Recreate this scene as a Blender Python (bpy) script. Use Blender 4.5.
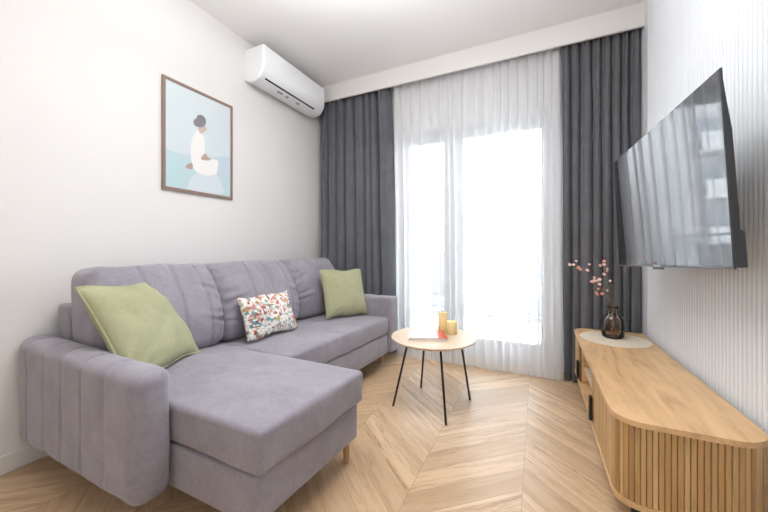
import bpy, bmesh, math, random
from mathutils import Vector, Matrix, noise
random.seed(7)
SC = bpy.context.scene
COL = SC.collection
for o in list(bpy.data.objects): bpy.data.objects.remove(o)
PI = math.pi
# ------------------------------------------------------------------ camera
cam_d = bpy.data.cameras.new('camera'); cam = bpy.data.objects.new('camera', cam_d); COL.objects.link(cam)
cam.location = (0, 0, 1.0); cam.rotation_euler = (PI/2, 0, 0.445)
cam_d.sensor_width = 36; cam_d.lens = 321.2/768*36; cam_d.shift_y = -7.1/768
cam_d.clip_start = .02; cam_d.clip_end = 300
SC.camera = cam
# ------------------------------------------------------------------ world, lights, exposure
W = bpy.data.worlds.new('world'); SC.world = W; W.use_nodes = True
bg = W.node_tree.nodes['Background']; bg.inputs[0].default_value = (.90, .95, 1, 1); bg.inputs[1].default_value = 8.0
SC.view_settings.view_transform = 'Standard'; SC.view_settings.look = 'None'
SC.view_settings.exposure = 1.22; SC.view_settings.gamma = 1; SC.view_settings.use_curve_mapping = False
def area(name, loc, rot, sx, sy, power, colr):
    d = bpy.data.lights.new(name, 'AREA'); d.shape = 'RECTANGLE'; d.size = sx; d.size_y = sy; d.energy = power; d.color = colr
    o = bpy.data.objects.new(name, d); COL.objects.link(o); o.location = loc; o.rotation_euler = rot
    return o
# daylight pouring through the balcony door; the other area lights are added fill
pt = area('balcony_daylight', (-.56, 3.13, 1.08), (PI/2, 0, PI), 1.4, 2.12, 1, (1, 1, 1)); pt.data.cycles.is_portal = True
area('rear_fill', (-.7, -2.6, 1.5), (PI/2, 0, 0), 2.4, 1.9, 8, (1, .96, .92))  # added fill from behind the camera; the rear wall is closed
area('fill_uplight', (-.55, .95, 2.2), (PI, 0, 0), 1.2, .9, 17, (.97, .985, 1))  # added lamp aimed upward to brighten the ceiling
area('overhead_fill', (-.65, 1.25, 2.67), (0, 0, 0), 1.2, 1.0, 8, (.97, .985, 1))  # added soft top fill for the floor and sofa seats

# ------------------------------------------------------------------ materials
def mat(name, col=(.8, .8, .8), rough=.6, metal=0, spec=.5, **kw):
    m = bpy.data.materials.new(name); m.use_nodes = True
    b = m.node_tree.nodes['Principled BSDF']
    b.inputs['Base Color'].default_value = (*col, 1); b.inputs['Roughness'].default_value = rough
    b.inputs['Metallic'].default_value = metal; b.inputs['Specular IOR Level'].default_value = spec
    for k, v in kw.items(): b.inputs[k.replace('_', ' ')].default_value = v
    return m
class NT:
    def __init__(s, m): s.m = m; s.t = m.node_tree; s.b = s.t.nodes['Principled BSDF']
    def n(s, typ, **kw):
        x = s.t.nodes.new(typ)
        for k, v in kw.items(): setattr(x, k, v)
        return x
    def l(s, a, b): s.t.links.new(a, b)
    def math(s, op, a, b=None, c=None):
        x = s.n('ShaderNodeMath', operation=op)
        for i, v in enumerate((a, b, c)):
            if v is None: continue
            if hasattr(v, 'links'): s.l(v, x.inputs[i])
            else: x.inputs[i].default_value = v
        return x.outputs[0]
    def coord(s, kind='Object'): return s.n('ShaderNodeTexCoord').outputs[kind]
    def mapping(s, v, scale=(1, 1, 1), rot=(0, 0, 0), loc=(0, 0, 0)):
        x = s.n('ShaderNodeMapping'); x.inputs['Scale'].default_value = scale; x.inputs['Rotation'].default_value = rot
        x.inputs['Location'].default_value = loc
        s.l(v, x.inputs[0]); return x.outputs[0]
    def noise(s, v, scale=5, detail=3, rough=.5, dist=0):
        x = s.n('ShaderNodeTexNoise'); x.inputs['Scale'].default_value = scale; x.inputs['Detail'].default_value = detail
        x.inputs['Roughness'].default_value = rough; x.inputs['Distortion'].default_value = dist
        s.l(v, x.inputs['Vector']); return x.outputs['Fac']
    def ramp(s, f, stops, interp='LINEAR'):
        x = s.n('ShaderNodeValToRGB'); r = x.color_ramp; r.interpolation = interp
        while len(r.elements) < len(stops): r.elements.new(.5)
        for e, (p, c) in zip(r.elements, stops): e.position = p; e.color = (*c, 1) if len(c) == 3 else c
        s.l(f, x.inputs[0]); return x.outputs[0]
    def mix(s, f, a, b, mode='MIX'):
        x = s.n('ShaderNodeMix', data_type='RGBA', blend_type=mode)
        for i, v in ((0, f), (6, a), (7, b)):
            if hasattr(v, 'links'): s.l(v, x.inputs[i])
            else: x.inputs[i].default_value = v if i == 0 else ((*v, 1) if len(v) == 3 else v)
        return x.outputs[2]
    def bump(s, h, strength=.2, dist=.002):
        x = s.n('ShaderNodeBump'); x.inputs['Strength'].default_value = strength; x.inputs['Distance'].default_value = dist
        s.l(h, x.inputs['Height']); s.l(x.outputs[0], s.b.inputs['Normal'])
    def base(s, c): s.l(c, s.b.inputs['Base Color'])

def plaster(name, col):
    m = mat(name, col, .9, spec=.2); t = NT(m); c = t.coord()
    t.base(t.mix(t.noise(c, 1.5, 4), tuple(x*.985 for x in col), tuple(min(1, x*1.01) for x in col)))
    t.bump(t.noise(c, 180, 3), .08, .001); return m
M_WALL = plaster('white_wall_paint', (.79, .775, .76))
M_CEIL = plaster('white_ceiling_paint', (.90, .89, .885))
M_PELMET = plaster('white_pelmet_paint', (.82, .80, .78))
M_BASE = mat('white_baseboard_lacquer', (.80, .79, .77), .4)
M_FLUTE = mat('white_fluted_panel', (.82, .845, .88), .45)

def wood(name, light, dark, axis='Y', scale=1.0, rough=.42, rnd=False):
    m = mat(name, light, rough, spec=.4); t = NT(m); c = t.coord()
    sc = {'X': (1.0, 8, 8), 'Y': (8, .9, 8), 'Z': (14, 14, 1.2)}[axis]
    v = t.mapping(c, tuple(x*scale for x in sc))
    a = t.noise(v, 1.6, 6, .62, 1.2); b = t.noise(v, 6, 4, .7, .3)
    f = t.math('MULTIPLY_ADD', b, .35, t.math('MULTIPLY', a, .75))
    col = t.ramp(f, [(.38, dark), (.52, tuple((x*.65+y*.35) for x, y in zip(light, dark))), (.66, light)])
    big = t.noise(t.mapping(c, (3, 1, 3)), 1.4, 2)
    col = t.mix(t.math('MULTIPLY', big, .35), col, tuple(x*.8 for x in light))
    t.base(col); t.bump(b, .1, .0006); return m
M_OAK = wood('golden_oak_veneer', (.76, .50, .265), (.42, .225, .095))
M_OAKV = wood('oak_slats_vertical', (.58, .37, .165), (.37, .21, .08), 'Z', 1.4)
M_OAKT = wood('pale_oak_table_top', (.72, .56, .41), (.62, .46, .32), 'X')
M_LEG = wood('beech_leg_wood', (.68, .40, .20), (.52, .28, .12), 'Z')
M_BOARD = wood('pale_birch_board', (.84, .74, .60), (.78, .67, .52), 'Y')
M_BLACK = mat('black_powder_coat', (.012, .012, .013), .45)
M_INNER = mat('black_back_lining', (.02, .018, .017), .8)

# slats with one tone per slat
def slat_mat():
    m = M_OAKV; t = NT(m)
    return m

def fabric(name, col, dark, sheen=.3, sc=700, streak=True, sheen_tint=(1, 1, 1)):
    m = mat(name, col, .85, spec=.25); t = NT(m); c = t.coord()
    a = t.noise(c, 6, 5, .65, .6); b = t.noise(c, 60, 4, .7)
    f = t.math('MULTIPLY_ADD', b, .4, t.math('MULTIPLY', a, .6))
    t.base(t.ramp(f, [(.36, dark), (.62, col)]))
    t.b.inputs['Sheen Weight'].default_value = sheen; t.b.inputs['Sheen Roughness'].default_value = .45
    t.b.inputs['Sheen Tint'].default_value = (*sheen_tint, 1)
    w = t.noise(c, sc, 2, .6)
    t.bump(t.math('ADD', w, t.math('MULTIPLY', b, .8)), .25, .0015); return m
M_SOFA = fabric('grey_lilac_velour', (.325, .302, .345), (.238, .221, .256), .4)
M_GREEN = fabric('sage_green_linen', (.41, .41, .255), (.345, .345, .205), .1)
M_GRAPH = fabric('graphite_drape_cloth', (.155, .158, .175), (.12, .122, .136), .3)

# ------------------------------------------------------------------ object helpers
def link(name, me, m, parent=None):
    o = bpy.data.objects.new(name, me); COL.objects.link(o)
    if m:
        for mm in (m if isinstance(m, (list, tuple)) else [m]): me.materials.append(mm)
    if parent: o.parent = parent
    return o
def tag(o, label=None, cat=None, group=None, kind=None):
    if label: o['label'] = label
    if cat: o['category'] = cat
    if group: o['group'] = group
    if kind: o['kind'] = kind
    return o
def empty(name, loc=(0, 0, 0), rz=0, label=None, cat=None, group=None):
    o = bpy.data.objects.new(name, None); COL.objects.link(o); o.location = loc; o.rotation_euler.z = rz
    o.empty_display_size = .1
    return tag(o, label, cat, group)
def from_bm(name, bm, m, parent=None, smooth=False, recalc=True):
    if recalc: bmesh.ops.recalc_face_normals(bm, faces=bm.faces)
    me = bpy.data.meshes.new(name); bm.to_mesh(me); bm.free()
    if smooth:
        for p in me.polygons: p.use_smooth = True
    return link(name, me, m, parent)
def pydata(name, vs, fs, m, parent=None, smooth=False):
    bm = bmesh.new(); bv = [bm.verts.new(v) for v in vs]
    for f in fs:
        try: bm.faces.new([bv[i] for i in f])
        except ValueError: pass
    return from_bm(name, bm, m, parent, smooth)
def add_box(bm, x0, x1, y0, y1, z0, z1, bev=0, seg=2):
    vs = [bm.verts.new((x, y, z)) for x in (x0, x1) for y in (y0, y1) for z in (z0, z1)]
    fs = [bm.faces.new([vs[i] for i in f]) for f in ((0, 1, 3, 2), (4, 6, 7, 5), (0, 4, 5, 1), (2, 3, 7, 6), (0, 2, 6, 4), (1, 5, 7, 3))]
    if bev:
        es = list({e for f in fs for e in f.edges})
        bmesh.ops.bevel(bm, geom=es, offset=bev, segments=seg, profile=.5, affect='EDGES')
def box(name, x0, x1, y0, y1, z0, z1, m, parent=None, bev=0, seg=2):
    bm = bmesh.new(); add_box(bm, x0, x1, y0, y1, z0, z1, bev, seg); return from_bm(name, bm, m, parent)
def add_tube(bm, pts, r, n=10, r1=None, caps=True):
    """tube along a polyline, radius r tapering to r1"""
    pts = [Vector(p) for p in pts]; rings = []
    for i, p in enumerate(pts):
        d = (pts[min(i+1, len(pts)-1)]-pts[max(i-1, 0)]).normalized()
        a = d.orthogonal().normalized() if i == 0 else (a - d*a.dot(d)).normalized()
        b = d.cross(a); rr = r if r1 is None else r+(r1-r)*i/(len(pts)-1)
        rings.append([bm.verts.new(p+(a*math.cos(2*PI*k/n)+b*math.sin(2*PI*k/n))*rr) for k in range(n)])
    for A, B in zip(rings, rings[1:]):
        for k in range(n): bm.faces.new((A[k], A[(k+1) % n], B[(k+1) % n], B[k]))
    if caps: bm.faces.new(rings[0][::-1]); bm.faces.new(rings[-1])
def tube(name, pts, r, m, parent=None, n=10, r1=None):
    bm = bmesh.new(); add_tube(bm, pts, r, n, r1); return from_bm(name, bm, m, parent, True)
def lathe(name, prof, m, parent=None, n=48, loc=(0, 0, 0), smooth=True):
    bm = bmesh.new(); rings = []
    for r, z in prof:
        if r < 1e-6: rings.append([bm.verts.new((loc[0], loc[1], loc[2]+z))])
        else: rings.append([bm.verts.new((loc[0]+r*math.cos(2*PI*k/n), loc[1]+r*math.sin(2*PI*k/n), loc[2]+z)) for k in range(n)])
    for A, B in zip(rings, rings[1:]):
        for k in range(n):
            k2 = (k+1) % n
            if len(A) == 1 and len(B) == 1: continue
            if len(A) == 1: bm.faces.new((A[0], B[k2], B[k]))
            elif len(B) == 1: bm.faces.new((A[k], A[k2], B[0]))
            else: bm.faces.new((A[k], A[k2], B[k2], B[k]))
    return from_bm(name, bm, m, parent, smooth)
def prism(name, outline, z0, z1, m, parent=None, bev=0):
    bm = bmesh.new()
    a = [bm.verts.new((x, y, z0)) for x, y in outline]; b = [bm.verts.new((x, y, z1)) for x, y in outline]
    f0 = bm.faces.new(a[::-1]); f1 = bm.faces.new(b); n = len(a)
    for i in range(n): bm.faces.new((a[i], a[(i+1) % n], b[(i+1) % n], b[i]))
    if bev:
        es = list(set(f0.edges) | set(f1.edges)); bmesh.ops.bevel(bm, geom=es, offset=bev, segments=2, affect='EDGES')
    return from_bm(name, bm, m, parent)
def shared(name, src, parent=None):
    c = src.copy(); c.name = name; COL.objects.link(c)
    if parent: c.parent = parent
    return c
def rbox(name, x0, x1, y0, y1, z0, z1, r, res, m, parent=None, fn=None):
    """soft box: rounded edges of radius r, grid spacing res, optional displacement fn(p, n, u) with u in 0..1"""
    lo = Vector((x0, y0, z0)); hi = Vector((x1, y1, z1)); bm = bmesh.new(); vd = {}
    def axis(a, b):
        L = b-a; k = max(3, int((L-2*r)/res)); c = 4
        pts = [a+r*(1-math.cos(PI/2*i/c)) for i in range(c)] + [a+r+(L-2*r)*i/k for i in range(k+1)] + [b-r*(1-math.cos(PI/2*i/c)) for i in range(c-1, -1, -1)]
        return pts
    A = [axis(lo[i], hi[i]) for i in range(3)]
    def vert(i, j, k):
        key = (i, j, k)
        if key not in vd:
            p = Vector((A[0][i], A[1][j], A[2][k]))
            q = Vector([min(max(p[t], lo[t]+r), hi[t]-r) for t in range(3)])
            d = p-q; nrm = d.normalized() if d.length > 1e-9 else Vector((0, 0, 1))
            # cube-to-sphere in the corners
            if d.length > 1e-9:
                s = [d[t]/r for t in range(3)]; x, y, z = s
                mx = max(abs(x), abs(y), abs(z)); nn = Vector(s).normalized(); p = q+nn*r*mx if mx < 1 else q+nn*r; nrm = nn
            u = Vector([(p[t]-lo[t])/(hi[t]-lo[t]) for t in range(3)])
            if fn: p = fn(p, nrm, u)
            vd[key] = bm.verts.new(p)
        return vd[key]
    n = [len(a)-1 for a in A]
    for ax in range(3):
        o1, o2 = [(1, 2), (2, 0), (0, 1)][ax]
        for side in (0, n[ax]):
            for i in range(n[o1]):
                for j in range(n[o2]):
                    q = []
                    for di, dj in ((0, 0), (1, 0), (1, 1), (0, 1)):
                        idx = [0, 0, 0]; idx[ax] = side; idx[o1] = i+di; idx[o2] = j+dj; q.append(vert(*idx))
                    bm.faces.new(q)
    return from_bm(name, bm, m, parent, True)

# ------------------------------------------------------------------ room shell
XL, XR, YB, YF, ZC = -2.147, .668, -2.9, 3.05, 2.70
def floor_material():
    m = mat('chevron_oak_floor', (.7, .55, .4), .36, spec=.42); t = NT(m); c = t.coord()
    s = t.n('ShaderNodeSeparateXYZ'); t.l(c, s.inputs[0]); x, y = s.outputs[0], s.outputs[1]
    WD = .4225; SP = .145
    xx = t.math('ADD', x, .055); p = t.math('PINGPONG', xx, WD); colm = t.math('FLOOR', t.math('DIVIDE', xx, WD))
    y2 = t.math('MULTIPLY_ADD', p, .87, y); yi = t.math('DIVIDE', y2, SP); row = t.math('FLOOR', yi); fr = t.math('FRACT', yi)
    cx = t.n('ShaderNodeCombineXYZ'); t.l(colm, cx.inputs[0]); t.l(row, cx.inputs[1])
    wn = t.n('ShaderNodeTexWhiteNoise', noise_dimensions='2D'); t.l(cx.outputs[0], wn.inputs['Vector'])
    rnd = wn.outputs['Value']
    g = t.n('ShaderNodeCombineXYZ'); t.l(t.math('MULTIPLY', p, 1.4), g.inputs[0]); t.l(t.math('MULTIPLY', y2, 9), g.inputs[1]); t.l(t.math('MULTIPLY', rnd, 37), g.inputs[2])
    n1 = t.noise(g.outputs[0], 1.7, 5, .6, .9); n2 = t.noise(g.outputs[0], 9, 3, .7)
    n3 = t.noise(g.outputs[0], 26, 3, .6)
    f = t.math('MULTIPLY_ADD', n3, .22, t.math('MULTIPLY_ADD', n2, .28, t.math('MULTIPLY', n1, .55)))
    cc = t.ramp(f, [(.38, (.32, .185, .09)), (.47, (.53, .35, .20)), (.58, (.71, .52, .335))])
    cc = t.mix(t.math('MULTIPLY', rnd, .75), cc, (.47, .31, .18))
    e1 = t.math('LESS_THAN', t.math('MINIMUM', fr, t.math('SUBTRACT', 1, fr)), .012)
    e2 = t.math('LESS_THAN', t.math('MINIMUM', p, t.math('SUBTRACT', WD, p)), .0013)
    e = t.math('MAXIMUM', e1, e2)
    t.base(t.mix(t.math('MULTIPLY', e, .5), cc, (.22, .13, .07)))
    t.bump(t.math('SUBTRACT', t.math('MULTIPLY', n2, .3), e), .15, .001)
    t.l(t.math('MULTIPLY_ADD', n2, .12, .32), t.b.inputs['Roughness'])
    return m
S = lambda o: tag(o, kind='structure')
S(box('floor', XL-.1, XR+.1, YB, YF, -.1, 0, floor_material()))
S(box('ceiling', XL-.1, XR+.1, YB, YF, ZC, ZC+.1, M_CEIL))
S(box('wall_left', XL-.1, XL, YB, YF, 0, ZC, M_WALL))
# fluted right wall: half-round ribs as real relief
def fluted_wall():
    pts = []; pitch = .0275; y = YB
    pts.append((XR+.1, YB))
    while y < 2.68:
        for k in range(7):
            a = PI*k/6; pts.append((XR-.010*math.sin(a)**.6, y+.003+(pitch-.006)*(1-math.cos(a))/2))
        y += pitch
    pts += [(XR, YF), (XR+.1, YF)]
    return prism('wall_right', pts, 0, ZC, M_FLUTE)
S(fluted_wall())
# window wall with the door opening
WX0, WX1, WZ1, WY = -1.26, .14, 2.14, 2.98
bm = bmesh.new()
add_box(bm, XL, WX0, WY, WY+.25, 0, ZC); add_box(bm, WX1, XR, WY, WY+.25, 0, ZC); add_box(bm, WX0, WX1, WY, WY+.25, WZ1, ZC)
S(from_bm('wall_back', bm, M_CEIL))
S(box('wall_front', XL, XR, YB, YB+.15, 0, ZC, M_WALL))
S(box('trim_1', XL, XR, 2.765, 2.785, 2.537, ZC, M_PELMET))
bm = bmesh.new(); add_box(bm, XL, XL+.014, YB+.15, WY, 0, .082, .003); S(from_bm('baseboard_left', bm, M_BASE))
S(box('baseboard_back', XL+.014, WX0-.02, WY-.014, WY, 0, .082, M_BASE, bev=.003))

# balcony door / window unit
M_FRAME = mat('grey_window_frame', (.30, .315, .34), .45)
M_GLASS = mat('window_glass', (1, 1, 1), .0, Transmission_Weight=1.0, IOR=1.45)
def glass_mat(name, tint=(1, 1, 1), refl=.08):
    m = bpy.data.materials.new(name); m.use_nodes = True; nt = m.node_tree; nt.nodes.clear()
    out = nt.nodes.new('ShaderNodeOutputMaterial'); mx = nt.nodes.new('ShaderNodeMixShader')
    tr = nt.nodes.new('ShaderNodeBsdfTransparent'); tr.inputs[0].default_value = (*tint, 1)
    gl = nt.nodes.new('ShaderNodeBsdfGlossy'); gl.inputs['Roughness'].default_value = .01
    fr = nt.nodes.new('ShaderNodeFresnel'); fr.inputs[0].default_value = 1.45
    nt.links.new(fr.outputs[0], mx.inputs[0]); nt.links.new(tr.outputs[0], mx.inputs[1]); nt.links.new(gl.outputs[0], mx.inputs[2]); nt.links.new(mx.outputs[0], out.inputs[0])
    return m
M_PANE = glass_mat('clear_pane_glass', (.97, .98, .98))
win = empty('window_1', (0, 0, 0)); S(win)
FY0, FY1 = 3.02, 3.09
bm = bmesh.new()
add_box(bm, WX0, WX0+.045, FY0, FY1, 0, WZ1); add_box(bm, WX1-.045, WX1, FY0, FY1, 0, WZ1)
add_box(bm, WX0+.045, WX1-.045, FY0, FY1, WZ1-.045, WZ1); add_box(bm, WX0+.045, WX1-.045, FY0, FY1, 0, .04); add_box(bm, -.735, -.685, FY0, FY1, .04, WZ1-.045)
from_bm('window_frame', bm, M_FRAME, win)
for (a, b) in ((WX0+.045, -.735), (-.685, WX1-.045)):
    bm = bmesh.new(); s = .065; z0, z1 = .04, WZ1-.045; zb = .185
    add_box(bm, a, a+s, FY0-.02, FY1-.02, z0, z1, .004); add_box(bm, b-s, b, FY0-.02, FY1-.02, z0, z1, .004)
    add_box(bm, a+s, b-s, FY0-.02, FY1-.02, z1-s, z1, .004); add_box(bm, a+s, b-s, FY0-.02, FY1-.02, z0, zb, .004)
    sash = from_bm('door_sash', bm, M_FRAME, win)
    box('pane', a+s-.01, b-s+.01, FY0+.005, FY0+.025, zb-.01, z1-s+.01, M_PANE, sash)
hb = bmesh.new(); add_box(hb, -.668, -.645, FY0-.03, FY0-.02, .98, 1.12, .003); add_tube(hb, [(-.656, FY0-.03, 1.07), (-.656, FY0-.06, 1.07), (-.656, FY0-.06, .96)], .008)
from_bm('window_handle', hb, mat('satin_aluminium', (.6, .6, .6), .3, 1), win)

# ------------------------------------------------------------------ curtains
def curtain(name, x0t, x1t, x0b, x1b, yc, zt, zb, folds, amp, m, lean=.03, seed=0, thick=.002, nz=40, wav=.0, spp=10, topamp=.5, lat=.95, pleat=False):
    rnd = random.Random(seed); ph = [0.0]; wts = [rnd.uniform(.6, 1.4) for _ in range(folds)]; tot = sum(wts)
    am = [rnd.uniform(.65, 1.25) for _ in range(folds+1)]
    cols = []  # (s, phase)
    s = 0
    for k, w in enumerate(wts):
        for j in range(spp): cols.append((s+w/tot*j/spp, (k+j/spp)*2*PI, am[k]*(1-j/spp)+am[k+1]*j/spp))
        s += w/tot
    cols.append((1, folds*2*PI, am[-1]))
    vs = []; fs = []; nc = len(cols)
    for i in range(nz+1):
        t = i/nz; z = zt+(zb-zt)*t
        e = t**1.4
        for (s, p, a) in cols:
            x = (x0t+(x1t-x0t)*s)*(1-t)+(x0b+(x1b-x0b)*s)*t
            nx = noise.noise(Vector((s*9+seed, t*2.2, seed)))
            g = topamp+(1-topamp)*min(1, t*5)
            y = yc - lean*e + (amp*a*g*math.sin(p+nx*1.1*e) if not pleat else amp*(1-2*abs(math.sin(p/2+nx*.5*e))**.8)*(.7+.3*a)) + amp*.35*math.sin(2*p+1.3)*(1-e) + nx*wav
            x += lat*amp*math.cos(p)*a*g + nx*.012
            zz = z + (.006*nx if i == nz else 0)
            vs.append((x, y, zz))
    for i in range(nz):
        for j in range(nc-1):
            a = i*nc+j; fs.append((a, a+1, a+nc+1, a+nc))
    bm = bmesh.new(); bv = [bm.verts.new(v) for v in vs]
    for f in fs: bm.faces.new([bv[i] for i in f])
    o = from_bm(name, bm, m, None, True)
    if thick:
        md = o.modifiers.new('thickness', 'SOLIDIFY'); md.thickness = thick; md.offset = 0
    return o
def sheer_mat():
    m = bpy.data.materials.new('white_voile'); m.use_nodes = True; nt = m.node_tree; nt.nodes.clear()
    N = nt.nodes.new; out = N('ShaderNodeOutputMaterial'); mx = N('ShaderNodeMixShader'); tr = N('ShaderNodeBsdfTransparent')
    tl = N('ShaderNodeBsdfTranslucent'); df = N('ShaderNodeBsdfDiffuse'); m2 = N('ShaderNodeMixShader')
    tl.inputs[0].default_value = (.95, .955, .97, 1); df.inputs[0].default_value = (.95, .955, .97, 1); m2.inputs[0].default_value = .78
    # threads close up where the cloth is seen edge-on
    lw = N('ShaderNodeLayerWeight'); lw.inputs[0].default_value = .35
    mr = N('ShaderNodeMapRange'); mr.inputs[3].default_value = .55; mr.inputs[4].default_value = .9
    nt.links.new(lw.outputs['Facing'], mr.inputs[0]); nt.links.new(mr.outputs[0], mx.inputs[0])
    nt.links.new(tl.outputs[0], m2.inputs[1]); nt.links.new(df.outputs[0], m2.inputs[2])
    nt.links.new(tr.outputs[0], mx.inputs[1]); nt.links.new(m2.outputs[0], mx.inputs[2]); nt.links.new(mx.outputs[0], out.inputs[0])
    return m
o = curtain('drape_curtain', -2.10, -1.315, -2.09, -1.22, 2.855, 2.66, .012, 8, .042, M_GRAPH, .055, 3, lat=.35, pleat=True, spp=16)
tag(o, 'graphite grey drape hanging behind the far end of the sofa, under the air conditioner', 'curtain', 'graphite drapes')
o = curtain('drape_curtain', .165, .655, .17, .65, 2.855, 2.66, .012, 8, .042, M_GRAPH, .055, 11, lat=.35, pleat=True, spp=16)
tag(o, 'graphite grey drape hanging behind the vase and the television', 'curtain', 'graphite drapes')
o = curtain('sheer_curtain', -1.285, .150, -1.21, .150, 2.86, 2.66, .006, 19, .024, sheer_mat(), .07, 5, thick=0, wav=.01, topamp=.6, nz=30)
tag(o, 'long white sheer voile curtain veiling the balcony door between the grey drapes', 'curtain')

# ------------------------------------------------------------------ sofa
K = .065
SHX = lambda x, y: x + K*(y-1.6)*min(1, max(0, (x+2.0)/.8))     # front lines run slightly outwards
sofa = empty('corner_sofa', (-1.6, 1.6, 0), 0, 'grey lilac velour corner sofa with a chaise, stitched arms and beech legs', 'sofa')
inv = Matrix.Translation((1.6, -1.6, 0))
def S_rbox(name, x0, x1, y0, y1, z0, z1, r, res, fn=None, parent=sofa, m=M_SOFA):
    def g(p, n, u):
        if fn: p = fn(p, n, u)
        q = Vector((SHX(p.x, p.y), p.y, p.z)); return inv @ q
    return rbox(name, x0, x1, y0, y1, z0, z1, r, res, m, parent, g)
nz_ = lambda p, s, seed=0: noise.noise(Vector((p[0]*s+seed, p[1]*s+seed*1.7, p[2]*s)))
def groove(v, centers, w=.006, d=.006):
    return -sum(d*math.exp(-((v-c)/w)**2) for c in centers)
# base and frame
S_rbox('base', -2.08, -1.19, .735, 2.455, .12, .284, .012, .05)
def chfront(p, n, u): return Vector((p.x, p.y, p.z))
S_rbox('chaise_base', -1.30, -.737, .73, 1.305, .12, .284, .014, .04)
S_rbox('back_frame', -2.125, -1.99, .73, 2.60, .12, .732, .02, .06)
# arms
def arm_fn(sgn, cs):
    def f(p, n, u):
        w = .0
        if abs(n.y) > .3 or abs(n.z) > .5 or 0 < u.x < 1: w = 1
        g = groove(p.x, cs, .006, .009) if n.y*sgn > -.2 or n.z > .3 else 0
        side = 1 if (u.y < .2 if sgn < 0 else u.y > .88) or u.z > .93 else 0
        if side: 
            puff = .003*sum(math.cos((p.x-c)*2*PI/.13)*0 for c in cs)
            q = Vector((0, sgn*g if u.z <= .93 else 0, g if u.z > .93 else 0)); p = p+q
        p = p+n*(.0035*nz_(p, 9, 3))
        if sgn < 0: p = p+Vector((0, 0, -.022*u.x*max(0, u.z)**2))
        return p
    return f
S_rbox('arm', -2.143, -1.130, .598, .726, .118, .598, .048, .011, arm_fn(-1, [-2.028, -1.848, -1.683, -1.509, -1.338]))
S_rbox('arm', -2.08, -1.165, 2.462, 2.60, .12, .588, .02, .02, arm_fn(1, [-1.35, -1.5, -1.65, -1.8]))
# seat cushions
def seat_fn(amp, seed):
    def f(p, n, u):
        e = (math.sin(PI*min(1, max(0, u.x)))**.5)*(math.sin(PI*min(1, max(0, u.y)))**.5) if u.z > .6 else 0
        p = p+Vector((0, 0, amp*e))
        p = p+n*(.006*nz_(p, 4.5, seed)+.002*nz_(p, 18, seed))
        return p
    return f
S_rbox('chaise_cushion', -1.99, -.714, .727, 1.318, .287, .430, .019, .022, seat_fn(.014, 5))
S_rbox('seat_cushion', -1.99, -1.182, 1.322, 2.458, .287, .424, .019, .022, seat_fn(.014, 9))
# back cushions
def back_fn(y0, y1, seed, cs, gl=1, gr=1):
    H0, H1 = .445, .905
    def f(p, n, u):
        t = min(1, max(0, (p.z-H0)/(H1-H0)))
        # lean back, belly low
        p = p.copy(); front = u.x
        ed = abs(u.y-.5)*2; p.x += -.125*t*t*front - .02*t + .035*math.sin(PI*t)*front - .035*ed**5*front
        # softly crowned ends and top
        p.z -= .012*ed**4*t
        p.y += (.5-u.y)*.012*(max(0, t-.55)/.45)**2
        g = 0
        if front > .3 or t > .9: g += groove(u.y*(y1-y0)+y0, cs, .0045, .016*(1 if front > .3 else .6))
        # gathers fanning from the side seams
        for side, on in ((0, gl), (1, gr)):
            if not on: continue
            d = u.y if side == 0 else 1-u.y
            if d < .36:
                v = t-.25*d+.05*nz_(p, 7, seed+4)
                fall = max(0, 1-d/(.20+.14*math.sin(v*19+seed)))**1.2*min(1, max(0, d-.012)/.05)
                g += .0125*math.sin(v*52+seed)*fall*(1 if front > .3 else .3)*min(1, max(0, (t-.12)/.25))
        p = p+n*(g+.007*nz_(p, 5, seed)+.003*nz_(p, 15, seed))
        return p
    return f
for i, (y0, y1) in enumerate(((.722, 1.338), (1.326, 1.992), (1.980, 2.60))):
    w = y1-y0; cs = [y0+w*k for k in (.34, .58, .82)]
    b = S_rbox('back_cushion', -1.965, -1.66, y0, y1, .437, .912, .055, .0095, back_fn(y0, y1, i*3+1, cs))
    pip = bmesh.new()
# legs
for (x, y) in ((-.809, 1.285), (-.85, .80), (-1.238, 2.54), (-2.0, .80), (-2.0, 2.50)):
    lathe('leg', [(0, 0), (.011, 0), (.0125, .003), (.019, .116), (.019, .121), (0, .121)], M_LEG, sofa, 20, inv @ Vector((x, y, 0)))

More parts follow.
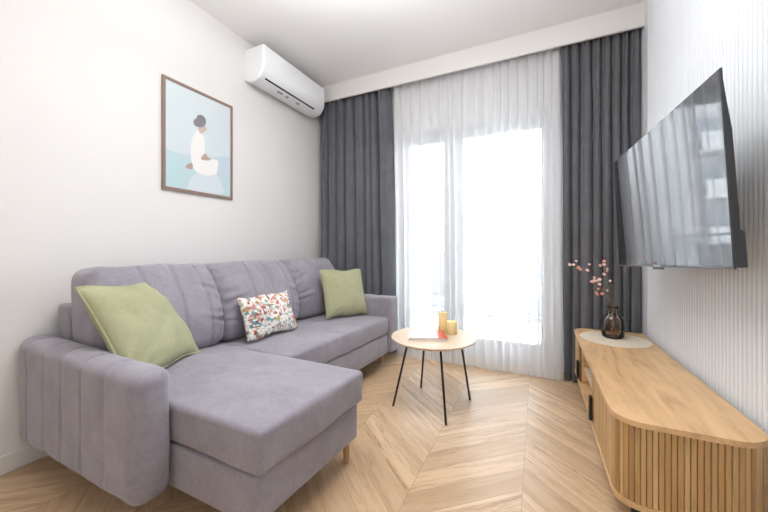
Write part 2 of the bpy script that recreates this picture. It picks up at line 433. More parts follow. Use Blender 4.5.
# ------------------------------------------------------------------ cushions on the sofa
def pillow(name, c, R, w, h, th, m, seed, label, pipe=0, dents=1, flange=0):
    root = empty(name, c, 0, label, 'cushion', None)
    root.matrix_world = Matrix.Translation(c) @ Matrix([list(r) for r in R]).to_4x4()
    n = 44; bm = bmesh.new(); fr = {}; bk = {}
    def pt(i, j, sd):
        u = i/n*2-1; v = j/n*2-1
        k = (1-abs(u)**2.6)*(1-abs(v)**2.6); z = th/2*max(0, k)**.55
        # pinched sides, ears at the corners
        x = u*w/2*(1-.055*(1-v*v)**1.0); y = v*h/2*(1-.055*(1-u*u))
        nn = noise.noise(Vector((u*2.1+seed, v*2.1, sd*3+seed)))*.012*dents*k**.3 if k > 0 else 0
        cr = .006*dents*math.sin(14*math.atan2(v-1, u-1))*max(0, 1-math.hypot(u-1, v-1)/.9)+.006*dents*math.sin(14*math.atan2(v+1, u+1))*max(0, 1-math.hypot(u+1, v+1)/.9)
        return Vector((x, -sd*(z+(nn+cr)*(1 if k > .02 else 0)), y-.006*math.sin(u*5+seed)))
    for i in range(n+1):
        for j in range(n+1):
            edge = i in (0, n) or j in (0, n)
            fr[i, j] = bm.verts.new(pt(i, j, 1)); bk[i, j] = fr[i, j] if edge else bm.verts.new(pt(i, j, -1))
    for i in range(n):
        for j in range(n):
            bm.faces.new((fr[i, j], fr[i+1, j], fr[i+1, j+1], fr[i, j+1])); bm.faces.new((bk[i, j], bk[i, j+1], bk[i+1, j+1], bk[i+1, j]))
    rim = [fr[i, 0].co.copy() for i in range(n)]+[fr[n, j].co.copy() for j in range(n)]+[fr[i, n].co.copy() for i in range(n, 0, -1)]+[fr[0, j].co.copy() for j in range(n, 0, -1)]
    from_bm('cushion_cover', bm, m, root, True)
    if pipe:
        bm = bmesh.new(); add_tube(bm, rim+[rim[0]], pipe, 6, caps=False); from_bm('piping', bm, m, root, True)
    return root
pillow('green_cushion', (-1.67, .888, .643), ((-.401, -.785, -.473), (.916, -.353, -.191), (-.017, -.51, .86)), .455, .45, .15, M_GREEN, 2.2,
       'large sage green cushion propped in the near corner of the sofa by the stitched arm', .0055, 1.3)
pillow('green_cushion', (-1.477, 2.318, .633), ((.435, -.844, -.314), (.9, .392, .194), (-.04, -.367, .929)), .405, .405, .12, M_GREEN, 7.1,
       'smaller sage green cushion leaning at the far arm of the sofa, before the drape', .0045, .9)
def floral():
    m = mat('floral_print_cotton', (.8, .78, .73), .85, spec=.2); t = NT(m); c = t.coord()
    base = (.80, .775, .73); col = None
    def layer(cur, scale, rad, off, stops, dist):
        v = t.mapping(c, (scale, scale*.02, scale), loc=(off, 0, off*.7))
        nz = t.n('ShaderNodeTexNoise'); nz.inputs['Scale'].default_value = 2.5; t.l(v, nz.inputs['Vector'])
        add = t.n('ShaderNodeVectorMath', operation='MULTIPLY_ADD'); t.l(nz.outputs['Color'], add.inputs[0]); add.inputs[1].default_value = (dist, 0, dist); t.l(v, add.inputs[2])
        vo = t.n('ShaderNodeTexVoronoi', feature='F1'); vo.inputs['Scale'].default_value = 1; t.l(add.outputs[0], vo.inputs['Vector'])
        mask = t.math('LESS_THAN', vo.outputs['Distance'], rad)
        sp = t.n('ShaderNodeSeparateColor'); t.l(vo.outputs['Color'], sp.inputs[0])
        keep = t.math('GREATER_THAN', sp.outputs[1], .25)
        cc = t.ramp(sp.outputs[0], stops, 'CONSTANT')
        return t.mix(t.math('MULTIPLY', mask, keep), cur, cc)
    green = (.10, .17, .12); red = (.42, .06, .025); blue = (.05, .12, .30); och = (.62, .32, .06); pink = (.60, .22, .20); teal = (.09, .30, .32)
    cur = base
    cur = layer(cur, 36, .46, 0, [(0, pink), (.3, red), (.5, och), (.65, teal), (.85, blue)], 1.5)
    cur = layer(cur, 60, .42, 3.3, [(0, green), (.4, red), (.6, teal), (.8, pink)], 2.4)
    cur = layer(cur, 90, .36, 7.7, [(0, green), (.3, blue), (.5, (.14, .10, .09)), (.8, och)], 3.0)
    t.base(cur); return m
pillow('floral_cushion', (-1.583, 1.572, .575), ((.107, -.914, -.392), (.994, .102, .033), (.01, -.393, .919)), .395, .275, .11, floral(), 4.4,
       'small rectangular white cushion with a multicoloured floral print on the middle of the sofa', 0, .6)

# ------------------------------------------------------------------ coffee table
tc = Vector((-.608, 2.01, 0))
tab = empty('coffee_table', tc, 0, 'round pale oak coffee table on four thin black metal legs', 'table')
lathe('table_top', [(0, .417), (.250, .417), (.268, .428), (.270, .432), (.268, .436), (0, .436)], M_OAKT, tab, 72, smooth=False)
bm = bmesh.new(); add_tube(bm, [(.17*math.cos(a*PI/18), .17*math.sin(a*PI/18), .411) for a in range(37)], .006, 8, caps=False); from_bm('under_ring', bm, M_BLACK, tab, True)
for (a, b) in (((-.51, 1.835), (-.467, 1.798)), ((-.745, 1.925), (-.828, 1.87)), ((-.71, 2.16), (-.754, 2.199)), ((-.455, 2.115), (-.401, 2.164))):
    tube('leg', [(b[0]-tc.x, b[1]-tc.y, 0), (a[0]-tc.x, a[1]-tc.y, .418)], .0068, M_BLACK, tab, 12)
# magazines
def book(name, cx, cy, z, w, d, h, rz, cover, label, page=(.85, .83, .78)):
    r = empty(name, (cx, cy, z), rz, label, 'magazine')
    mp = mat(name+'_pages', page, .8)
    box('pages', -w/2+.002, w/2-.003, -d/2+.003, d/2-.003, .0012, h-.0012, mp, r)
    bm = bmesh.new(); add_box(bm, -w/2, w/2, -d/2, d/2, h-.0012, h); add_box(bm, -w/2, w/2, -d/2, d/2, 0, .0012); add_box(bm, -w/2, -w/2+.0015, -d/2, d/2, .0012, h-.0012)
    from_bm('cover', bm, cover, r); return r
def cover_mat(name, c1, c2, c3):
    m = mat(name, c1, .3); t = NT(m); c = t.coord()
    s = t.n('ShaderNodeSeparateXYZ'); t.l(c, s.inputs[0])
    n = t.noise(c, 9, 3)
    right = t.math('GREATER_THAN', t.math('MULTIPLY_ADD', n, .03, s.outputs[0]), .075)
    cc = t.ramp(n, [(.35, c1), (.62, c2)])
    t.base(t.mix(right, cc, c3)); return m
book('magazine', -.645, 1.985, .436, .235, .20, .009, .36, mat('cream_cover', (.75, .68, .60), .4), 'cream magazine lying under the pink one on the coffee table')
book('magazine', -.640, 1.99, .445, .232, .192, .008, .42, cover_mat('pink_cover', (.74, .62, .66), (.68, .40, .45), (.62, .10, .07)), 'pale pink magazine with a red edge on top of the other by the candles', (.9, .88, .85))
# candles
M_WAX = mat('yellow_candle_wax', (.82, .66, .32), .5, Subsurface_Weight=.15)
M_WICK = mat('candle_wick', (.05, .04, .03), .9)
for (x, y, r, h, lab) in ((-.575, 2.125, .0295, .138, 'taller of two yellow pillar candles on the coffee table, nearest the magazines'), (-.512, 2.118, .0345, .085, 'shorter wider yellow pillar candle on the coffee table')):
    cd = empty('candle', (x, y, .436), 0, lab, 'candle', 'pillar candles on the coffee table')
    lathe('wax', [(0, 0), (r-.001, 0), (r, .002), (r, h-.003), (r-.003, h), (r-.006, h-.001), (r*.5, h-.005), (0, h-.006)], M_WAX, cd, 32)
    tube('wick', [(0, 0, h-.008), (.001, 0, h+.004), (.003, 0, h+.009)], .001, M_WICK, cd, 6)

# ------------------------------------------------------------------ tv cabinet
CX0, CX1, CY0, CY1 = .235, .640, 1.312, 2.70
def outline(x0, x1, y0, y1, rn, rf, seg=10):
    pts = []
    for k in range(seg+1):      # near front corner
        a = PI + PI/2*k/seg; pts.append((x0+rn+rn*math.cos(a), y0+rn+rn*.92*math.sin(a)+(-.08*rn*0)))
    for k in range(seg+1):
        a = 1.5*PI + PI/2*k/seg; pts.append((x1-rn*.85+rn*.85*math.cos(a), y0+rn*.85+rn*.85*math.sin(a)-(0)))
    pts.append((x1, y1))
    for k in range(seg+1):
        a = PI/2 + PI/2*k/seg; pts.append((x0+rf+rf*math.cos(a), y1-rf+rf*math.sin(a)))
    return pts
def outl(i=0.0):   # measured outline, inset by i
    x0, x1, y0, y1 = CX0+i, CX1-i, CY0+i, CY1-i; r = .085-i; out = []
    for k in range(13):
        a = PI+PI/2*k/12; out.append((x0+r+r*math.cos(a), y0+r+r*math.sin(a)))
    r2 = .11-i
    for k in range(11):
        a = 1.5*PI+PI/2*k/10; out.append((x1-r2+r2*math.cos(a), y0+r2+r2*math.sin(a)))
    out.append((x1, y1)); r3 = .085-i
    for k in range(13):
        a = PI/2+PI/2*k/12; out.append((x0+r3+r3*math.cos(a), y1-r3+r3*math.sin(a)))
    return out
cab0 = Vector((.44, 2.0, 0))
cab = empty('tv_cabinet', cab0, 0, 'long low oak media cabinet with rounded slatted ends and black pull handles', 'cabinet')
off = lambda pts: [(x-cab0.x, y-cab0.y) for x, y in pts]
prism('cabinet_top', off(outl(0)), .412, .43, M_OAK, cab, .0015)
prism('bottom_panel', off(outl(.004)), .136, .154, M_OAK, cab, .0015)
def lb(name, x0, x1, y0, y1, z0, z1, m, bev=.001): return box(name, x0-cab0.x, x1-cab0.x, y0-cab0.y, y1-cab0.y, z0, z1, m, cab, bev)
lb('back_panel', CX1-.012, CX1-.004, CY0+.08, CY1-.006, .154, .412, M_OAK)
YD1, YD2 = 1.862, 2.372
lb('divider', CX0+.018, CX1-.014, YD1, YD1+.018, .154, .412, M_OAKT)
lb('divider', CX0+.018, CX1-.014, YD2-.018, YD2, .154, .412, M_OAK)
lb('shelf', CX0+.03, CX1-.014, YD1+.018, YD2-.018, .244, .258, M_OAKT)
def tambour(path_pts, pitch, name, y_stop):
    """slats running along a path; path = dense list of 2D points with outward normals"""
    # resample
    L = [0]
    for a, b in zip(path_pts, path_pts[1:]): L.append(L[-1]+math.dist(a, b))
    n = int(L[-1]/pitch); bm = bmesh.new()
    lay = bm.loops.layers.color.new('tone') if False else None
    def at(s):
        s = min(max(s, 0), L[-1]-1e-6)
        for i in range(len(L)-1):
            if L[i+1] >= s:
                t = (s-L[i])/(L[i+1]-L[i]); a, b = Vector(path_pts[i]), Vector(path_pts[i+1]); return a.lerp(b, t)
    fs_m = []
    for k in range(n):
        s0 = k*pitch; c = at(s0+pitch/2); d = (at(s0+pitch*.9)-at(s0+pitch*.1)).normalized(); nn = Vector((d.y, -d.x))
        hw = pitch*.44; q = []
        prof = [(-hw, -.010), (-hw, -.0015), (-hw+.0015, 0), (hw-.0015, 0), (hw, -.0015), (hw, -.010)]
        nf = len(bm.faces)
        A = [bm.verts.new((c.x+d.x*u+nn.x*v-cab0.x, c.y+d.y*u+nn.y*v-cab0.y, .1555)) for u, v in prof]
        B = [bm.verts.new((v.co.x, v.co.y, .4105)) for v in A]
        ff = [bm.faces.new(A[::-1]), bm.faces.new(B)]
        for i in range(6): ff.append(bm.faces.new((A[i], A[(i+1) % 6], B[(i+1) % 6], B[i])))
        mi = random.Random(k*7+int(y_stop*10)).choice([0, 0, 1, 2, 3])
        for f in ff: f.material_index = mi
    # dark cloth backing the slats are glued on
    bk = []
    for i, p in enumerate(path_pts):
        a = Vector(path_pts[max(0, i-1)]); b = Vector(path_pts[min(len(path_pts)-1, i+1)]); d = (b-a).normalized(); nn = Vector((d.y, -d.x))
        p = Vector(p); q1 = p-nn*.0085; q2 = p-nn*.0125
        bk.append([bm.verts.new((q.x-cab0.x, q.y-cab0.y, z)) for q in (q1, q2) for z in (.156, .410)])
    for a, b in zip(bk, bk[1:]):
        for f in ((a[0], b[0], b[1], a[1]), (a[2], a[3], b[3], b[2]), (a[1], b[1], b[3], a[3]), (a[0], a[2], b[2], b[0])):
            bm.faces.new(f).material_index = 4
    return from_bm(name, bm, SLATS, cab)
SLATS = [M_OAKV, wood('oak_slat_light', (.66, .43, .205), (.47, .28, .115), 'Z', 1.4), wood('oak_slat_brown', (.46, .27, .12), (.31, .17, .065), 'Z', 1.4), wood('oak_slat_honey', (.56, .33, .135), (.40, .22, .08), 'Z', 1.4), M_INNER]
o_in = outl(.007)
near = [(CX0+.007, YD1-.006)] + o_in[:24] + [(CX1-.007, CY0+.11)]
tambour(near, .0158, 'tambour_door', 1.0)
farp = o_in[25:]; farp = [(CX1-.05, CY1-.007)]+farp+[(CX0+.007, YD2+.006)]
tambour(farp, .0158, 'tambour_door', 2.0)
def handle(y):
    return box('pull_handle', CX0-.008-cab0.x, CX0+.006-cab0.x, y-.016-cab0.y, y+.016-cab0.y, .172, .284, M_BLACK, cab, .0015)
handle(1.842); handle(2.392)
for (x, y) in ((.315, 1.40), (.58, 1.43), (.30, 2.60), (.58, 2.60), (.30, 2.0), (.58, 2.0)):
    lathe('foot', [(0, 0), (.014, 0), (.018, .136), (0, .136)], M_BLACK, cab, 16, Vector((x, y, 0))-cab0)

# board, vase and flowers
bd = lathe('round_board', [(0, 0), (.183, 0), (.185, .0015), (.185, .0045), (.183, .006), (0, .006)], M_BOARD, None, 64, smooth=False)
bd.location = (.437, 2.445, .430); tag(bd, 'thin round pale wooden board under the vase at the far end of the cabinet', 'board')
M_VASE = mat('smoked_brown_glass', (.74, .60, .52), .08, Transmission_Weight=.85, IOR=1.3)
t = NT(M_VASE); wv = t.n('ShaderNodeTexWave'); wv.inputs['Scale'].default_value = 16; wv.bands_direction = 'Z'; t.l(t.coord(), wv.inputs[0]); t.bump(wv.outputs['Fac'], .25, .003)
VX, VY, VZ = .435, 2.475, .4362
vase = empty('vase', (VX, VY, VZ), 0, 'smoky brown glass bottle vase holding the flowering twigs', 'vase')
prof = [(0, 0), (.048, 0), (.057, .006), (.061, .02), (.0625, .06), (.061, .105), (.056, .125), (.044, .140), (.034, .148), (.031, .158), (.031, .186), (.034, .196),
        (.031, .196), (.028, .186), (.028, .158), (.031, .146), (.041, .136), (.052, .121), (.057, .103), (.0585, .06), (.057, .022), (.052, .012), (0, .010)]
M_VASE = glass_mat('smoked_brown_vase_glass', (.92, .84, .79)); lathe('glass_body', prof, M_VASE, vase, 48)
lathe('water', [(0, .0115), (.050, .0125), (.0555, .023), (.0568, .045), (0, .045)], glass_mat('brown_vase_water', (.80, .64, .55)), vase, 32)
M_STEM = mat('thin_twig', (.26, .22, .11), .8); M_LEAF = mat('twig_leaf', (.30, .36, .12), .6)
M_PET = mat('pale_pink_petal', (.88, .58, .50), .7, Subsurface_Weight=.1); M_PET2 = mat('coral_petal', (.80, .34, .26), .7)
fl = empty('flowering_twigs', (VX, VY, VZ+.012), 0, 'sprig of thin twigs with small pink and coral blossoms in the brown vase', 'flowers')
# image-plane offsets (m) measured on the photo: right (r), up; spread in depth for volume
Rv = Vector((math.cos(.445), math.sin(.445), 0)); Dv = Vector((-math.sin(.445), math.cos(.445), 0))
def wp(u, v, dep=0):
    k = 2.047/321.2   # metres per pixel at the vase
    return Rv*((u-612.5)*k*.995)+Vector((0, 0, (337.5-v)*k-.012))+Dv*dep
twigs = [((612, 334), (611, 304), (597, 282), (586, 270), (571, 263), .03), ((613, 334), (612, 303), (606, 284), (603, 272), (606, 262), -.02),
         ((612, 334), (614, 303), (614, 290), (610, 275), (608, 261), .05), ((611, 334), (610, 302), (600, 290), (594, 280), (589, 283), -.04),
         ((613, 334), (615, 304), (616, 292), (613, 285), (610, 281), .01), ((612, 334), (611, 303), (604, 288), (596, 276), (598, 262), .02)]
tw = bmesh.new()
for *pp, dep in twigs:
    pts = [wp(u, v, dep*(i/4)**1.5) for i, (u, v) in enumerate(pp)]
    # the twig stays within the neck
    pts[0] = Vector((pts[0].x*.4, pts[0].y*.4, .004)); pts[1] = Vector((pts[1].x*.6, pts[1].y*.6, pts[1].z))
    dense = []
    for a, b in zip(pts, pts[1:]):
        for k in range(4): dense.append(a.lerp(b, k/4))
    dense.append(pts[-1]); add_tube(tw, dense, .0016, 6, .0008)
from_bm('twigs', tw, M_STEM, fl, True)
blooms = [(572, 265, .03), (575, 265, .02), (579, 261.5, .035), (580, 268, .02), (583, 270, .03), (589, 264.5, 0), (588, 270.5, .01), (588, 281, -.03), (591, 282, -.02), (594, 281, 0), (596, 278, .02),
          (598, 281, .01), (597, 284, -.02), (598, 289, 0), (597, 293, .01), (600, 293.5, -.02), (602, 294, .01), (599, 295, .02), (607, 261.5, .03), (604, 266, .04), (606, 265, .02), (609, 265, .05), (607, 269, 0), (610, 271.5, .03), (605, 274.5, .01), (610, 281, .0), (609, 291, .02), (596, 279, -.03)]
for k, (u, v, dep) in enumerate(blooms):
    rr = random.Random(k); bm = bmesh.new(); c = wp(u, v, dep)
    nrm = Vector((rr.uniform(-.5, .5), -1, rr.uniform(-.2, .8))).normalized(); q = nrm.to_track_quat('Z', 'Y'); R_ = .0072 if k % 3 else .0095
    for p in range(5):
        a = 2*PI*p/5; ctr = Vector((math.cos(a), math.sin(a), .2))*R_*.62
        ret = bmesh.ops.create_uvsphere(bm, u_segments=7, v_segments=5, radius=R_*.62)
        for vv in ret['verts']: vv.co = c+q @ (Vector((vv.co.x, vv.co.y, vv.co.z*.35))+ctr)
    ret = bmesh.ops.create_uvsphere(bm, u_segments=6, v_segments=4, radius=R_*.3)
    for vv in ret['verts']: vv.co = c+q @ (vv.co+Vector((0, 0, R_*.3)))
    from_bm('blossom', bm, M_PET2 if k % 5 == 3 or 13 <= k <= 17 else M_PET, fl, True)
for k, (u, v, dep) in enumerate(((598, 262, .02), (591, 273, .01), (607, 288, 0), (612, 287, .01), (603, 276, .03), (585, 273, .02), (594, 287, 0), (600, 300, 0), (604, 290, .02))):
    bm = bmesh.new(); c = wp(u, v, dep); rr = random.Random(k+50); q = Vector((rr.uniform(-1, 1), -.4, rr.uniform(.2, 1))).normalized().to_track_quat('X', 'Z')
    ring = [(0, 0), (.007, .0035), (.014, .0025), (.02, 0), (.014, -.0025), (.007, -.0035)]
    a = [bm.verts.new(c+q @ Vector((x, y, .0005-abs(y)*.0+x*x*-4))) for x, y in ring]; b = [bm.verts.new(v_.co+q @ Vector((0, 0, -.0007))) for v_ in a]
    bm.faces.new(a); bm.faces.new(b[::-1])
    for i in range(6): bm.faces.new((a[i], b[i], b[(i+1) % 6], a[(i+1) % 6]))
    from_bm('leaf', bm, M_LEAF, fl)

# ------------------------------------------------------------------ television
nt_, nb_, ft_, fb_ = Vector((.500, 1.30, 1.548)), Vector((.514, 1.30, .950)), Vector((.405, 2.27, 1.508)), Vector((.432, 2.27, .912))
cen = (nt_+nb_+ft_+fb_)/4-Vector((0, 0, .006))
ax = (nt_-ft_+nb_-fb_); ax.normalize(); up = (nt_-nb_+ft_-fb_); up = (up-ax*up.dot(ax)).normalized(); nrm = ax.cross(up)
if nrm.x > 0: nrm = -nrm
TW, TH = .985, .606
tv = empty('television', (0, 0, 0), 0, 'wall mounted flat television with a glossy black screen above the cabinet', 'television')
Mx = Matrix((ax, nrm, up)).transposed().to_4x4(); tv.matrix_world = Matrix.Translation(cen) @ Mx   # local x near end, y out of the screen, z up
M_SCR = mat('glossy_black_screen', (.006, .007, .009), .03, spec=1.0, IOR=1.75)
M_TVB = mat('dark_grey_television_plastic', (.035, .035, .04), .45)
box('screen', -TW/2+.003, TW/2-.003, 0, .0015, -TH/2+.008, TH/2-.003, M_SCR, tv)
box('casing', -TW/2, TW/2, -.006, 0, -TH/2, TH/2, M_TVB, tv, .002)
box('bottom_bezel', -TW/2+.001, TW/2-.001, 0, .002, -TH/2, -TH/2+.007, mat('brushed_steel_strip', (.16, .165, .18), .4, .6), tv, .001)
# bulging back cover, full width, profile in (y,z)
bp = [(-.0062, TH/2-.03), (-.011, TH/2-.10), (-.019, TH/2-.19), (-.021, -TH/2+.17), (-.0205, -TH/2+.115), (-.031, -TH/2+.11), (-.031, -TH/2+.004), (-.0062, -TH/2+.004)]
bm = bmesh.new(); A = [bm.verts.new((-TW/2+.004, y, z)) for y, z in bp]; B = [bm.verts.new((TW/2-.003, y, z)) for y, z in bp]
bm.faces.new(A[::-1]); bm.faces.new(B)
for i in range(len(bp)): bm.faces.new((A[i], A[(i+1) % len(bp)], B[(i+1) % len(bp)], B[i]))
from_bm('back_cover', bm, M_TVB, tv)
M_LOGO = mat('silver_badge', (.6, .62, .65), .3, 1)
bm = bmesh.new()
for k in range(5): add_box(bm, -.030+k*.013, -.030+k*.013+.009, .003, .0042, -TH/2+.003, -TH/2+.009)
from_bm('badge', bm, M_LOGO, tv)
box('sensor_bar', -.045, .045, -.004, .004, -TH/2-.010, -TH/2-.0005, M_TVB, tv, .002)
# mount behind
bm = bmesh.new()
def wl(x, y, z): return tv.matrix_world.inverted() @ Vector((x, y, z))
mi = tv.matrix_world.inverted()
m2 = bmesh.new(); add_box(m2, .640, .6568, 1.74, 1.95, 1.12, 1.42); add_box(m2, .530, .640, 1.80, 1.86, 1.20, 1.34); add_box(m2, .50, .535, 1.64, 1.98, 1.20, 1.34)
for v in m2.verts: v.co = mi @ v.co
from_bm('wall_bracket', m2, M_BLACK, tv)

# ------------------------------------------------------------------ air conditioner
ac = empty('air_conditioner', (XL, 2.28, 2.34), 0, 'white split air conditioner mounted high on the left wall', 'air conditioner')
M_AC = mat('white_glossy_plastic', (.90, .91, .93), .28, spec=.5)
M_ACD = mat('dark_louver_gap', (.03, .03, .035), .6)
prof = [(0, .285), (.185, .285), (.196, .281), (.201, .272), (.203, .14), (.200, .105), (.190, .075), (.172, .048), (.148, .026), (.11, .012), (.06, .008), (0, .03)]
def ac_body(y0, y1):
    bm = bmesh.new(); ys = [(y0, .012), (y0+.004, .004), (y0+.012, 0), (y1-.012, 0), (y1-.004, .004), (y1, .012)]; rings = []
    for y, ins in ys:
        r = []
        for x, z in prof:
            cx, cz = .1, .15; k = 1-ins/.11
            r.append(bm.verts.new((max(0, cx+(x-cx)*k) if x > 0 else 0, y, cz+(z-cz)*k)))
        rings.append(r)
    n = len(prof)
    for A, B in zip(rings, rings[1:]):
        for i in range(n): bm.faces.new((A[i], A[(i+1) % n], B[(i+1) % n], B[i]))
    bm.faces.new(rings[0][::-1]); bm.faces.new(rings[-1])
    return from_bm('body', bm, M_AC, ac)
ac_body(-.405, .405)
def ac_strip(name, s0, s1, y0, y1, out, m, th=.003):
    """a plate lying along the curved underside between profile params (x,z) s0..s1"""
    (xa, za), (xb, zb) = s0, s1; d = Vector((xb-xa, 0, zb-za)).normalized(); n = Vector((-d.z, 0, d.x)); 
    if n.z > 0: n = -n
    bm = bmesh.new(); vs = []
    for y in (y0, y1):
        for (x, z), o_ in (((xa, za), out), ((xb, zb), out), ((xb, zb), out-th), ((xa, za), out-th)): vs.append(bm.verts.new((x+n.x*o_, y, z+n.z*o_)))
    for f in ((0, 1, 2, 3), (7, 6, 5, 4), (0, 4, 5, 1), (1, 5, 6, 2), (2, 6, 7, 3), (3, 7, 4, 0)): bm.faces.new([vs[i] for i in f])
    return from_bm(name, bm, m, ac)
ac_strip('air_slot', (.166, .0425), (.156, .0335), -.35, .285, .0015, M_ACD, .004)
ac_strip('louver', (.150, .0275), (.100, .0115), -.345, .31, .003, M_AC, .004)
M_STK = mat('grey_sticker', (.45, .46, .50), .5)
for y0, y1 in ((-.18, -.12), (-.08, -.045), (.06, .10)): ac_strip('sticker', (.140, .0225), (.118, .0145), y0, y1, .0045, M_STK, .001)

# ------------------------------------------------------------------ framed picture
PY0, PY1, PZ0, PZ1 = 1.227, 1.743, 1.382, 2.103; PXc = XL+.002
pic = empty('framed_picture', (PXc, (PY0+PY1)/2, PZ0), 0, 'brown framed pale blue print of a seated woman in white, on the left wall', 'picture')
M_PF = wood('walnut_frame', (.30, .20, .165), (.22, .14, .11), 'Z')
W_, H_ = PY1-PY0, PZ1-PZ0; fw = .018
bm = bmesh.new()
add_box(bm, 0, .016, -W_/2, -W_/2+fw, 0, H_, .001); add_box(bm, 0, .016, W_/2-fw, W_/2, 0, H_, .001)
add_box(bm, 0, .016, -W_/2+fw, W_/2-fw, 0, fw, .001); add_box(bm, 0, .016, -W_/2+fw, W_/2-fw, H_-fw, H_, .001)
from_bm('frame', bm, M_PF, pic)
def print_mat():
    m = mat('pale_blue_print', (.62, .72, .75), .35, spec=.4); t = NT(m); c = t.coord()
    s = t.n('ShaderNodeSeparateXYZ'); t.l(c, s.inputs[0]); n = t.noise(c, 5, 4); y, z = s.outputs[1], s.outputs[2]
    # horizon of pale hills over teal water, an artwork of flat tones
    base = t.mix(n, (.58, .66, .70), (.66, .72, .735))
    hill = t.math('LESS_THAN', z, t.math('MULTIPLY_ADD', n, .10, t.math('MULTIPLY_ADD', y, .18, .24)))
    c1 = t.mix(hill, base, (.52, .61, .68))
    sea = t.math('LESS_THAN', z, t.math('MULTIPLY_ADD', n, .06, t.math('MULTIPLY_ADD', y, -.28, .165)))
    c2 = t.mix(sea, c1, (.48, .64, .66)); t.base(c2); return m
pr = box('print', .004, .010, -W_/2+fw, W_/2-fw, fw, H_-fw, print_mat(), pic)
def flat(name, pts, m, x=.0102, th=.0004, sub=5):
    """flat printed shape on the sheet; pts in picture pixels of the photo crop"""
    sm = []
    n = len(pts)
    P_ = [Vector(p) for p in pts]
    for i in range(n):
        p0, p1, p2, p3 = P_[i-1], P_[i], P_[(i+1) % n], P_[(i+2) % n]
        for k in range(sub):
            t = k/sub; sm.append(.5*((2*p1)+(-p0+p2)*t+(2*p0-5*p1+4*p2-p3)*t*t+(-p0+3*p1-3*p2+p3)*t**3))
    bm = bmesh.new(); a = [bm.verts.new((x, p[0], p[1])) for p in sm]; b = [bm.verts.new((x+th, p[0], p[1])) for p in sm]
    bm.faces.new(a[::-1]); bm.faces.new(b)
    for i in range(len(a)): bm.faces.new((a[i], a[(i+1) % len(a)], b[(i+1) % len(a)], b[i]))
    bmesh.ops.triangulate(bm, faces=[f for f in bm.faces if len(f.verts) > 4])
    return from_bm(name, bm, m, pr)
def pc(*l): return [((a-.56)*W_, (1-b)*H_) for a, b in l]       # fractions of the frame, origin top left
flat('printed_skirt', [(-0.035, 0.139), (-0.078, 0.089), (-0.096, 0.033), (-0.093, 0.012), (0.036, 0.019), (0.176, 0.033), (0.169, 0.096), (0.13, 0.159), (0.047, 0.162)], mat('print_pale_blue', (.62, .69, .735), .5), .0102)
flat('printed_dress', [(-0.068, 0.368), (-0.045, 0.42), (-0.019, 0.452), (0.001, 0.439), (0.026, 0.408), (0.03, 0.343), (0.026, 0.261), (0.13, 0.277), (0.137, 0.252), (0.125, 0.169), (0.047, 0.142), (-0.035, 0.15), (-0.064, 0.185), (-0.074, 0.258), (-0.078, 0.313)], mat('print_white', (.80, .785, .765), .5), .0106, sub=1)
flat('printed_neck', [(-0.019, 0.473), (0.001, 0.485), (0.034, 0.489), (0.041, 0.464), (0.022, 0.452), (0.005, 0.429), (-0.015, 0.438)], mat('print_skin', (.60, .44, .38), .5), .0110)
flat('printed_hair', [(-0.054, 0.485), (-0.05, 0.509), (-0.035, 0.522), (-0.023, 0.549), (0.005, 0.56), (0.032, 0.547), (0.036, 0.513), (0.018, 0.483), (-0.015, 0.468), (-0.043, 0.47)], mat('print_hair', (.22, .215, .225), .5), .0114)
flat('printed_hand', [(0.001, 0.249), (0.01, 0.276), (0.034, 0.298), (0.051, 0.279), (0.077, 0.266), (0.039, 0.25)], mat('print_brown', (.45, .31, .26), .5), .0114)
flat('printed_hand', [(-0.111, 0.171), (-0.096, 0.189), (-0.074, 0.205), (-0.06, 0.194), (-0.064, 0.166), (-0.089, 0.161)], mat('print_brown_hand', (.45, .32, .27), .5), .0114)

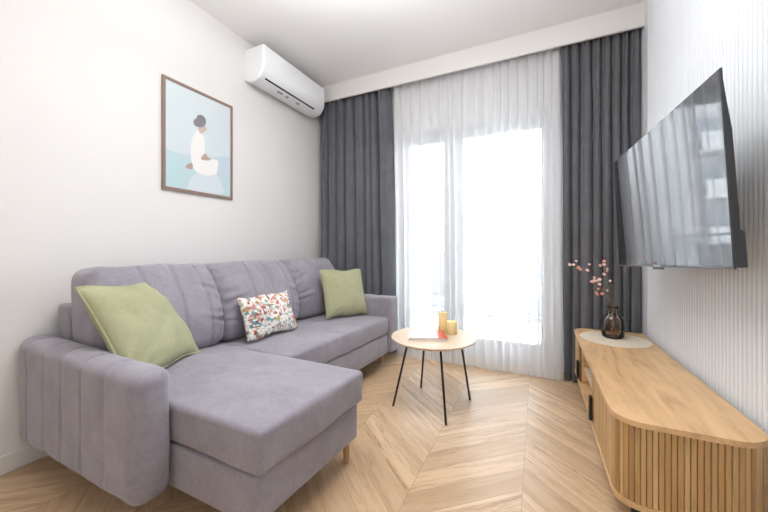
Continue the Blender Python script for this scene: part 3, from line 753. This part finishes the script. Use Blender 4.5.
# ------------------------------------------------------------------ balcony and what stands beyond
M_CONC = mat('pale_balcony_concrete', (.55, .55, .55), .8); M_RAIL = mat('grey_railing_steel', (.12, .12, .13), .5)
S(box('trim_2', -3.2, 1.8, 3.26, 4.75, -.14, -.02, M_CONC))
rail = empty('balcony_railing', (-.6, 4.65, -.02), 0, 'grey steel balcony railing seen through the sheer curtain', 'railing')
box('top_rail', -2.5, 2.3, -.025, .025, 1.055, 1.085, M_RAIL, rail, .003)
box('bottom_rail', -2.5, 2.3, -.02, .02, .06, .12, M_RAIL, rail, .003)
for k in range(5):
    x = -2.2+k*1.1; box('post', x-.02, x+.02, -.02, .02, 0, 1.055, M_RAIL, rail)
box('glass_panel', -2.48, 2.28, -.006, .002, .13, 1.03, glass_mat('railing_glass', (.86, .89, .90)), rail)
# balcony chair
M_CH = mat('grey_garden_chair', (.16, .17, .18), .6)
ch = empty('balcony_chair', (-1.10, 3.85, -.02), .5, 'dim grey high backed chair on the balcony behind the sheer curtain', 'chair')
box('seat', -.22, .22, -.22, .22, .40, .43, M_CH, ch, .01); box('backrest', -.22, .22, .19, .215, .43, .98, M_CH, ch, .01)
for sx in (-1, 1):
    for sy in (-1, 1): tube('leg', [(sx*.2, sy*.2, 0), (sx*.19, sy*.19, .40)], .012, M_CH, ch, 8)
# apartment block across the street
M_FAC = mat('grey_facade', (.30, .30, .31), .8); M_BAND = mat('balcony_front', (.40, .41, .42), .7); M_WIN = mat('facade_window', (.16, .18, .21), .2)
def block(x0, x1, y0, y1, z1, floors, bays, label):
    cx = (x0+x1)/2; r = empty('apartment_building', (cx, y0, -12), 0, label, 'building')
    box('wall', x0-cx, x1-cx, 0, y1-y0, 0, z1+12, M_FAC, r)
    fh = 3.0; w = (x1-x0)/bays
    for f in range(floors):
        z = f*fh+.6
        if z+2.6 > z1+12: break
        bm = bmesh.new(); add_box(bm, x0-cx+.4, x1-cx-.4, -1.2, 0, z-.25, z-.05); add_box(bm, x0-cx+.4, x1-cx-.4, -1.2, -1.1, z-.05, z+.95)
        from_bm('balcony', bm, M_BAND, r)
        for b in range(bays):
            xx = x0-cx+(b+.5)*w; box('window', xx-w*.3, xx+w*.3, -.04, .05, z+.1, z+2.2, M_WIN, r)
block(-30, -13, 26, 38, 12, 8, 6, 'taller pale apartment block across the street, seen faintly through the left door pane')
block(-10, 9, 30, 42, 7, 6, 7, 'lower pale apartment block across the street, seen faintly through the right door pane')
gr = S(box('ground', -60, 60, 4.75, 90, -12.1, -12, mat('street_ground', (.40, .42, .38), .9)))
